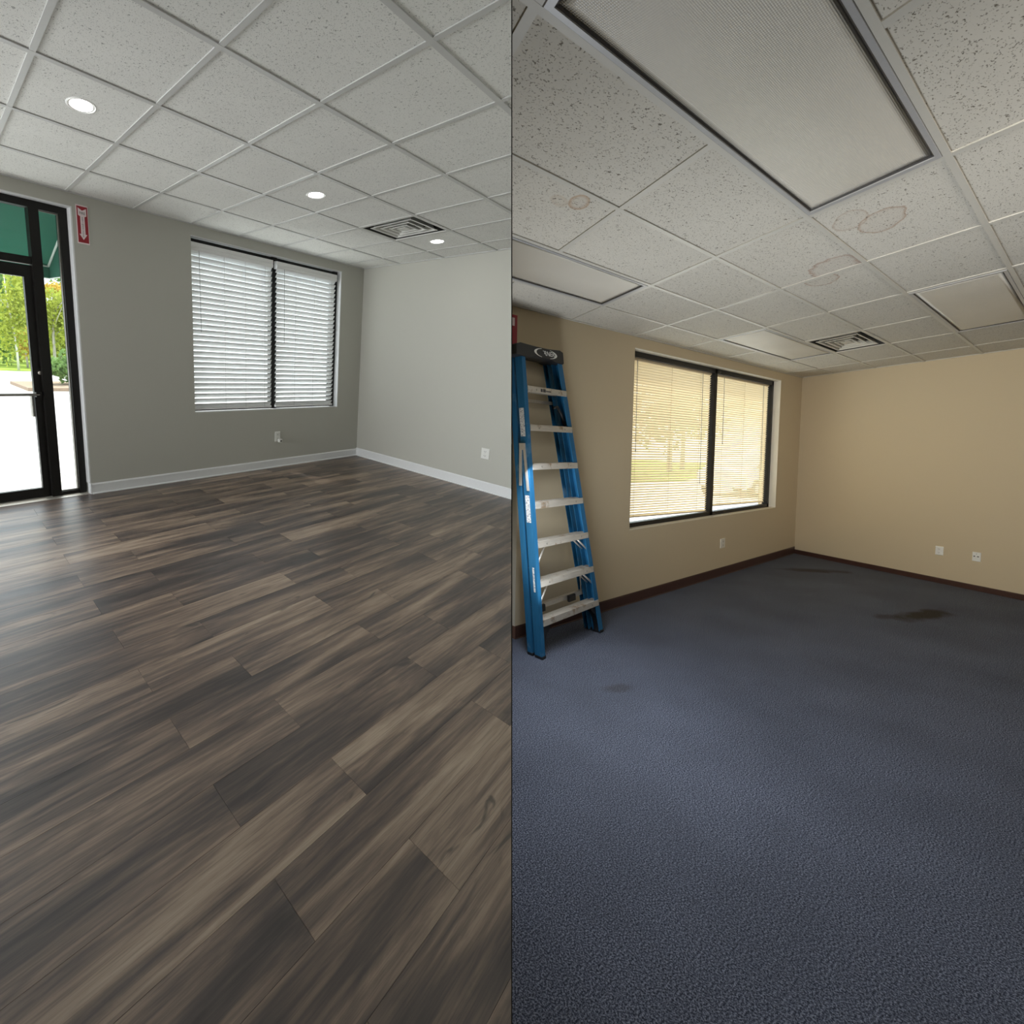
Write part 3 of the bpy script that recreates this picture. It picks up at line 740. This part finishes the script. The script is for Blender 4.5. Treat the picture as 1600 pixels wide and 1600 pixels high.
mb = MB(); mb.box(rx1 - .006, rx1 - .0005, -.10, -.001, rz0 + .001, rz1 - .001); mb.box(rx0, rx1 - .006, -.10, -.001, rz0 + .0005, rz0 + .006); mb.box(rx0, rx1 - .006, -.10, -.001, rz1 - .006, rz1 - .0005)
structure(R, 'trim_7', mb, paint_tan_jamb)

RING = (.34, .20, .12)
st1 = tile_mat('aged_tile_small_stain', OLD, (.20, .18, .145), 50, .235, 150, [(-7.345, 1.315, .066, -.043, .62, .30, .7, (.42, .27, .16)), (-7.43, 1.27, .07, -.02, .5, .6, .30, (.45, .32, .2))], fleck=(.75, 1.3, 1), tone=.04)
st2 = tile_mat('aged_tile_double_ring', OLD, (.20, .18, .145), 50, .235, 150, [(-6.03, 2.075, .155, -.060, .52, .12, .62, RING), (-6.15, 1.985, .135, -.045, .46, .12, .40, RING)], fleck=(.75, 1.3, 1), tone=.04)
st3 = tile_mat('aged_tile_crescent_stain', OLD, (.20, .18, .145), 50, .235, 150, [(-5.42, 1.74, .21, -.08, .55, .16, .65, (.36, .22, .16))], fleck=(.75, 1.3, 1), tone=.04)
st4 = tile_mat('aged_tile_edge_stain', OLD, (.20, .18, .145), 50, .235, 150, [(-5.19, 1.62, .135, -.045, .62, .12, .6, RING)], fleck=(.75, 1.3, 1), tone=.04)
# cells taken by light fittings and the vent: (row i, column j)
skip = {(4, -1), (4, 0), (1, 0), (1, -1), (1, 3), (1, 4), (4, 3), (4, 4), (2, 4)}
def cell_at(x, d):
    u = x - R.k * d
    return (int(math.floor((d - V2) / DV2)) + 1, int(math.floor(u / DU2 + UO2)))
special = {cell_at(-7.345, 1.315): st1, cell_at(-6.03, 2.075): st2, cell_at(-5.42, 1.73): st3, cell_at(-5.20, 1.63): st4}
farR = [(-14, -.22), (.2, -.22), (-2.2, 5.7), (-14, 5.7)]
ceiling(R, 'ceiling', DU2, DV2, V2, UO2, -4, 7, 0, 8, .036, .022, tile_old, cream_metal, skip, special, farR)

def troffer(i, j0, j1, label):
    ua, ub = (j0 - UO2) * DU2 + .016, (j1 - UO2) * DU2 - .016
    da, db = V2 + (i - 1) * DV2 + .010, V2 + i * DV2 - .010
    poly = lambda g, gd: [(u + R.k * d, d) for u, d in ((ua + g, da + gd), (ub - g, da + gd), (ub - g, db - gd), (ua + g, db - gd))]
    x0 = (ua + ub) / 2 + R.k * (da + db) / 2
    t = thing(R, 'troffer_light', label, 'ceiling light', (x0, (da + db) / 2, H), 'flat fluorescent ceiling panels')
    ring = lambda g, z: [(x, d, z) for x, d in poly(g, g * .55)]
    part(t, 'housing', MB().loft([ring(.002, H + .012), ring(.03, H + .09), ring(.5, H + .095)]), cream_metal, clip=R)
    part(t, 'door_frame', MB().loft([ring(.002, H + .004), ring(.006, H - .003), ring(.034, H - .003), ring(.040, H + .006), ring(.002, H + .008), ring(.002, H + .004)], caps=False), frame_silver, clip=R)
    part(t, 'dark_gap', MB().loft([ring(.037, H + .0005), ring(.046, H + .005)], caps=False), slot_dark, clip=R)  # dark ring painted in for the shaded gap between frame and lens
    n = 8; mb = MB()
    rings = []
    for q in range(n + 1):
        f = q / n; a = .042 + f * .42; sag = -.016 * math.sin(f * math.pi / 2)
        rings.append([(x, d, H + .005 + sag) for x, d in poly(a, .026 + f * (DV2 / 2 - .045))])
    mb.loft(rings); mb.smooth = True
    part(t, 'lens', mb, lens_mat, base=((x0, (da + db) / 2, H)), clip=R)
    return t
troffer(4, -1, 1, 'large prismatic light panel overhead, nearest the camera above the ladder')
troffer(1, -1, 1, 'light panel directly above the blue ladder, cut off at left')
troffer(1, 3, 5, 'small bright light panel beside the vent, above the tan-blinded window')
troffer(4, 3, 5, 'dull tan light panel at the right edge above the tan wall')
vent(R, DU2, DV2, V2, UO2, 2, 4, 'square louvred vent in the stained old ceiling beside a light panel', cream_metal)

# ------------------------------------------------------------------ window with narrow tan blinds
win2 = structure(R, 'window_2', MB().box(rx0 - .05, rx1 + .02, -.15, -.085, rz0 - .05, rz0 + .050).box(rx0 - .05, rx1 + .02, -.15, -.085, rz1 - .062, rz1 + .03).box(rx0 - .05, rx0 + .012, -.15, -.085, rz0, rz1).box(rx1 - .062, rx1 + .02, -.15, -.085, rz0, rz1).box(-2.655, -2.590, -.15, -.085, rz0, rz1), black_metal, base=(-2.6, -.12, rz0))
part(win2, 'glass_pane', MB().box(rx0 + .012, -2.655, -.176, -.170, rz0, rz1), clear_glass)
part(win2, 'glass_pane', MB().box(-2.590, rx1 - .062, -.176, -.170, rz0, rz1), clear_glass)
blind(R, 'window_blind', 'tan slatted mini blind on the left half of the window, bottom hanging crooked', rx0 + .016, -2.675, rz1 - .058, rz0 + .050, -.128, 60, .029, math.radians(52), slat_tan, rail_tan, .026, .026, .0006, (.13, .50, .86), ((.12, .9), (.875, 1.28)), 'tan mini blinds', curve=.0022, sag=(-.026, .028), railh=.012)
blind(R, 'window_blind', 'tan slatted mini blind on the right half of the window, beside the bare corner', -2.575, rx1 - .080, rz1 - .058, rz0 + .050, -.128, 60, .029, math.radians(52), slat_tan, rail_tan, .026, .026, .0006, (.15, .52, .88), ((.14, .8), (.88, 1.15)), 'tan mini blinds', curve=.0022, sag=(-.022, .042), railh=.012)

o = outlet(R, front, -2.485, .405, .125, .118, 'ivory outlet below the tan-blinded window', plate_ivory, 'duplex')
outlet(R, R.side, 1.755, .385, .074, .104, 'white outlet on the tan right wall, left one of the pair', plate_white, 'duplex')
outlet(R, R.side, 2.090, .382, .072, .104, 'white jack plate with two dark sockets on the tan right wall', plate_white, 'phone')

sg = thing(R, 'fire_sign', 'edge of a red fire sign on the tan wall above the ladder top', 'sign', (-6.30, 0, 2.47))
part(sg, 'sign_plate', MB().box(-6.40, -6.277, .0005, .003, 2.26, 2.585), sign_red, clip=R)
part(sg, 'red_field', MB().box(-6.40, -6.288, .003, .0036, 2.27, 2.575), sign_red, clip=R)
part(sg, 'arrow', MB().box(-6.40, -6.308, .0036, .0044, 2.50, 2.562), sign_white, clip=R)

# ------------------------------------------------------------------ folded stepladder
dfr = lambda x, z: .40 - .09 * z - .10 * (x + 6.346)
lean = lambda x, b, z: (x, dfr(x, z) + b, z)
xl = lambda z: -6.386 - .031 * z
xr = lambda z: -5.475 - .196 * z
ld = thing(R, 'stepladder', 'blue fibreglass stepladder folded and leaning against the tan wall', 'ladder', (-6.0, .33, 0))
def rail(xf, sgn, b0, depth, z0, z1, w0=.044, t=.006):
    mb = MB(lean); rings = []
    for z in (z0, z1):
        pr = [(0, 0), (w0, 0), (w0, -t), (t, -t), (t, -depth + t), (w0, -depth + t), (w0, -depth), (0, -depth)]
        rings.append([(xf(z) + sgn * a, b0 + b, z) for a, b in pr])
    return mb.loft(rings)
frl = part(ld, 'front_rail', rail(xl, 1, 0, .066, .012, 2.235), ladder_blue)
frr = part(ld, 'front_rail', rail(xr, -1, 0, .066, .012, 2.235, .062), ladder_blue)
rrl = part(ld, 'rear_rail', rail(xl, 1, -.090, .045, .012, 2.235, .036), ladder_blue, clip=R)
rrr = part(ld, 'rear_rail', rail(lambda z: xr(z) - .012, -1, -.090, .045, .012, 2.235, .07), ladder_blue)
for xf, sgn, w in ((xl, 1, .05), (xr, -1, .064)):
    for b0, dep in ((.003, .072), (-.088, .05)):
        a, b = sorted((xf(0) - sgn * .002, xf(0) + sgn * w))
        part(ld, 'foot', MB(lean).box(a, b, b0 - dep, b0, .0005, .022), black_plastic, bevel=.002)
    mb = MB(lean); x0 = xf(.1) + sgn * .012                      # curved foot bracket inside the rail
    prof = [(0, .02), (.030, .02), (.032, .06), (.050, .12), (.085, .17), (.13, .205), (.13, .225), (0, .225)]
    mb.loft([[(x0 + sgn * a, b, c) for a, c in prof] for b in (-.056, -.010)])
    part(ld, 'foot_bracket', mb, black_plastic)
for q in range(7):
    zt = 2.012 - q * .2885
    a, b = xl(zt) + .046, xr(zt) - .006
    mb = MB(lean)
    mb.box(a, b, -.078, .004, zt - .006, zt); mb.box(a, b, -.004, .005, zt - .046, zt - .006); mb.box(a, b, -.078, -.072, zt - .040, zt - .006)
    for g in (-.066, -.052, -.038, -.024, -.012):
        mb.box(a + .02, b - .02, g - .003, g + .003, zt, zt + .0022)
    st = part(ld, 'step', mb, step_alu)
    mr = MB(lean)
    for rx in (a + .11, b - .11):
        mr.slab([(rx + .007 * math.cos(w), zt - .024 + .007 * math.sin(w)) for w in [math.pi * k / 4 for k in range(8)]], .0048, .0068)
    part(st, 'rivets', mr, alu_dark)
    if q == 0:
        ml = MB(lean)                                             # small worn print on the top step front
        for k2, (u, wd) in enumerate(((.0, .020), (.026, .012), (.042, .022), (.070, .006), (.080, .006), (.090, .008), (.102, .006), (.112, .008), (.124, .010))):
            ml.box(a + .165 + u, a + .165 + u + wd, .005, .0056, zt - (.036 if k2 < 3 else .032), zt - (.012 if k2 < 3 else .020))
        part(st, 'print', ml, ink)
    if q in (4, 5):
        for bb in (-.012, -.064):
            part(ld, 'brace', MB(lean).tube([(xl(zt) + .012, bb, zt - .20), (xl(zt) + .145, bb, zt - .042)], .008, 6), alu)
            part(ld, 'brace', MB(lean).tube([(xr(zt) - .010, bb, zt - .145), (xr(zt) - .165, bb, zt - .040)], .008, 6), alu)
    if q == 6:
        part(ld, 'brace', MB(lean).tube([(xl(zt) + .012, -.03, zt - .13), (xl(zt) + .065, -.03, zt - .044)], .008, 6), alu)
part(ld, 'rear_bar', MB(lean).box(xl(1.93) + .03, xr(1.93) - .02, -.132, -.112, 1.905, 1.930), alu)
part(ld, 'rear_bar', MB(lean).box(xl(.34) + .03, xr(.34) - .02, -.135, -.105, .315, .350), alu)
for xx in (-6.30, -5.86):
    part(ld, 'clip', MB(lean).box(xx, xx + .10, -.100, -.078, .300, .352), black_plastic, bevel=.003)
mb = MB(lean); zc = 1.90
mb.tube([(xr(zc) - .02, -.03, zc - .17), (xr(zc) - .07, -.03, zc - .075), (xr(zc) - .12, -.03, zc - .02), (xr(zc) - .17, -.03, zc - .030)], .012, 7)
part(ld, 'shelf_bracket', mb, black_plastic)
part(ld, 'tie_rod', MB(lean).tube([(xr(.6) - .055, -.095, .33), (xr(.6) - .075, -.095, .86)], .005, 6), alu)
ml = MB(lean); ml.box(-6.447, -6.4365, -.072, -.018, 1.535, 1.585)
part(ld, 'spreader_bracket', ml, alu)
part(ld, 'spreader', MB(lean).loft([[(xl(z) - .012, b - .011, z), (xl(z) - .004, b - .011, z), (xl(z) - .004, b + .011, z), (xl(z) - .012, b + .011, z)] for z, b in ((1.575, -.060), (1.27, -.088))]), alu)
part(ld, 'spreader', MB(lean).loft([[(xl(z) - .012, b - .010, z), (xl(z) - .004, b - .010, z), (xl(z) - .004, b + .010, z), (xl(z) - .012, b + .010, z)] for z, b in ((1.560, -.028), (1.235, -.018))]), alu)
s = N('printed_sticker').set(.5)
vv = s.coord((1, 3, 10)); s.base(s.mix(s.ramp(s.noise(vv, 16, 3, .7), [(.52, (0, 0, 0)), (.58, (1, 1, 1))]), (.66, .66, .64), (.20, .21, .26))); sticker = s.m
for z0, z1, b0, b1 in ((1.635, 1.845, -.058, -.014), (1.00, 1.20, -.056, -.016), (.49, .67, -.034, -.018)):
    part(frl, 'sticker', MB(lean).loft([[(xl(z) - .0012, b0, z), (xl(z) - .0004, b0, z), (xl(z) - .0004, b1, z), (xl(z) - .0012, b1, z)] for z in (z0, z1)]), sticker, label='worn pale printed sticker')
# moulded top cap with its oval emblem
cx0, cx1 = -6.53, -5.900
mb = MB(lean)
prof = [(cx0, 2.228), (cx0 + .012, 2.224), (-6.38, 2.222), (-6.32, 2.234), (-6.08, 2.234), (-6.02, 2.222), (cx1 - .012, 2.222), (cx1, 2.230), (cx1 - .006, 2.318), (cx1 - .05, 2.330), (-6.12, 2.318), (-6.30, 2.316), (cx0 + .06, 2.320), (cx0 + .006, 2.306)]
mb.slab(prof, -.13, .012)
cap = part(ld, 'top_cap', mb, black_plastic, bevel=.004, clip=R)
exc, ezc, ea, eb = -6.155, 2.276, .155, .036
for s0 in (0, 1):
    mb = MB(lean)
    o_, i_ = [], []
    for k2 in range(15):
        q = math.radians(-68 + 136 * k2 / 14) + (math.pi if s0 else 0)
        o_.append((exc + ea * math.cos(q), ezc + eb * math.sin(q)))
        i_.append((exc + (ea - .030 * abs(math.cos(q))) * math.cos(q), ezc + (eb - .003) * math.sin(q)))
    for k2 in range(14):
        mb.face([mb.pt(o_[k2][0], .0135, o_[k2][1]), mb.pt(o_[k2 + 1][0], .0135, o_[k2 + 1][1]), mb.pt(i_[k2 + 1][0], .0135, i_[k2 + 1][1]), mb.pt(i_[k2][0], .0135, i_[k2][1])])
    part(cap, 'emblem_arc', mb, plate_white)
letters(cap, 'lettering', 'WERNER', (exc, dfr(exc, ezc) + .0138, ezc), .050, plate_white, .0004, sx=1.05)

# ------------------------------------------------------------------ right room outdoors
ge = -.12
mb = MB(); mb.prism([(-6, -.25), (46, -.25), (46, -11.5), (-6, -11.5)], ge - .2, ge); structure(R, 'parking_lot', mb, asphalt, clip=R)
mb = MB(); mb.prism([(-6, -11.5), (70, -11.5), (70, -48), (-6, -48)], ge - .2, ge + .10); structure(R, 'lawn', mb, grass, clip=R)
def car(x, d, label):
    t = thing(R, 'car', label, 'car', (x, d, ge), 'parked cars')
    z = ge
    body = [(-2.15, .35), (2.1, .35), (2.2, .6), (2.1, .85), (1.2, .98), (.55, 1.42), (-.9, 1.46), (-1.75, 1.02), (-2.2, .92)]
    part(t, 'body', MB().slab([(x + a, z + c) for a, c in body], d - .85, d + .85), car_white, bevel=.05)
    for sd in (-.852, .852):
        part(t, 'side_window', MB().slab([(x + a, z + c) for a, c in ((.42, 1.36), (.95, 1.0), (-1.45, 1.03), (-.85, 1.38))], d + sd - .004, d + sd + .004), car_glass)
    for wx in (-1.35, 1.35):
        for sd in (-.78, .78):
            w = part(t, 'wheel', MB().slab([(x + wx + .33 * math.cos(q), z + .33 + .33 * math.sin(q)) for q in [math.pi * k / 9 for k in range(18)]], d + sd - .1, d + sd + .1), tyre)
            part(w, 'hub', MB().slab([(x + wx + .18 * math.cos(q), z + .33 + .18 * math.sin(q)) for q in [math.pi * k / 6 for k in range(12)]], d + sd - .108, d + sd + .108), hub)
    return t
car(13.2, -5.6, 'white parked car behind the lower right tan blind')
car(27.0, -9.5, 'white car further away behind the tan blind, beside the mullion')
for q, (x, d, h, lf) in enumerate(((17, -15, 7, leaf_green), (22, -17, 8, leaf_lime), (28, -16, 7.5, leaf_green), (34, -18, 8, leaf_lime))):
    tree(R, 'shade_tree', ['first', 'second', 'third', 'fourth'][q] + ' tree from the left on the grass behind the tan blinds', x, d, ge + .1, h, (h * .62, 2.6, h * .33, 0), 1200, .22, lf, bark, .2, 20 + q, group=None)
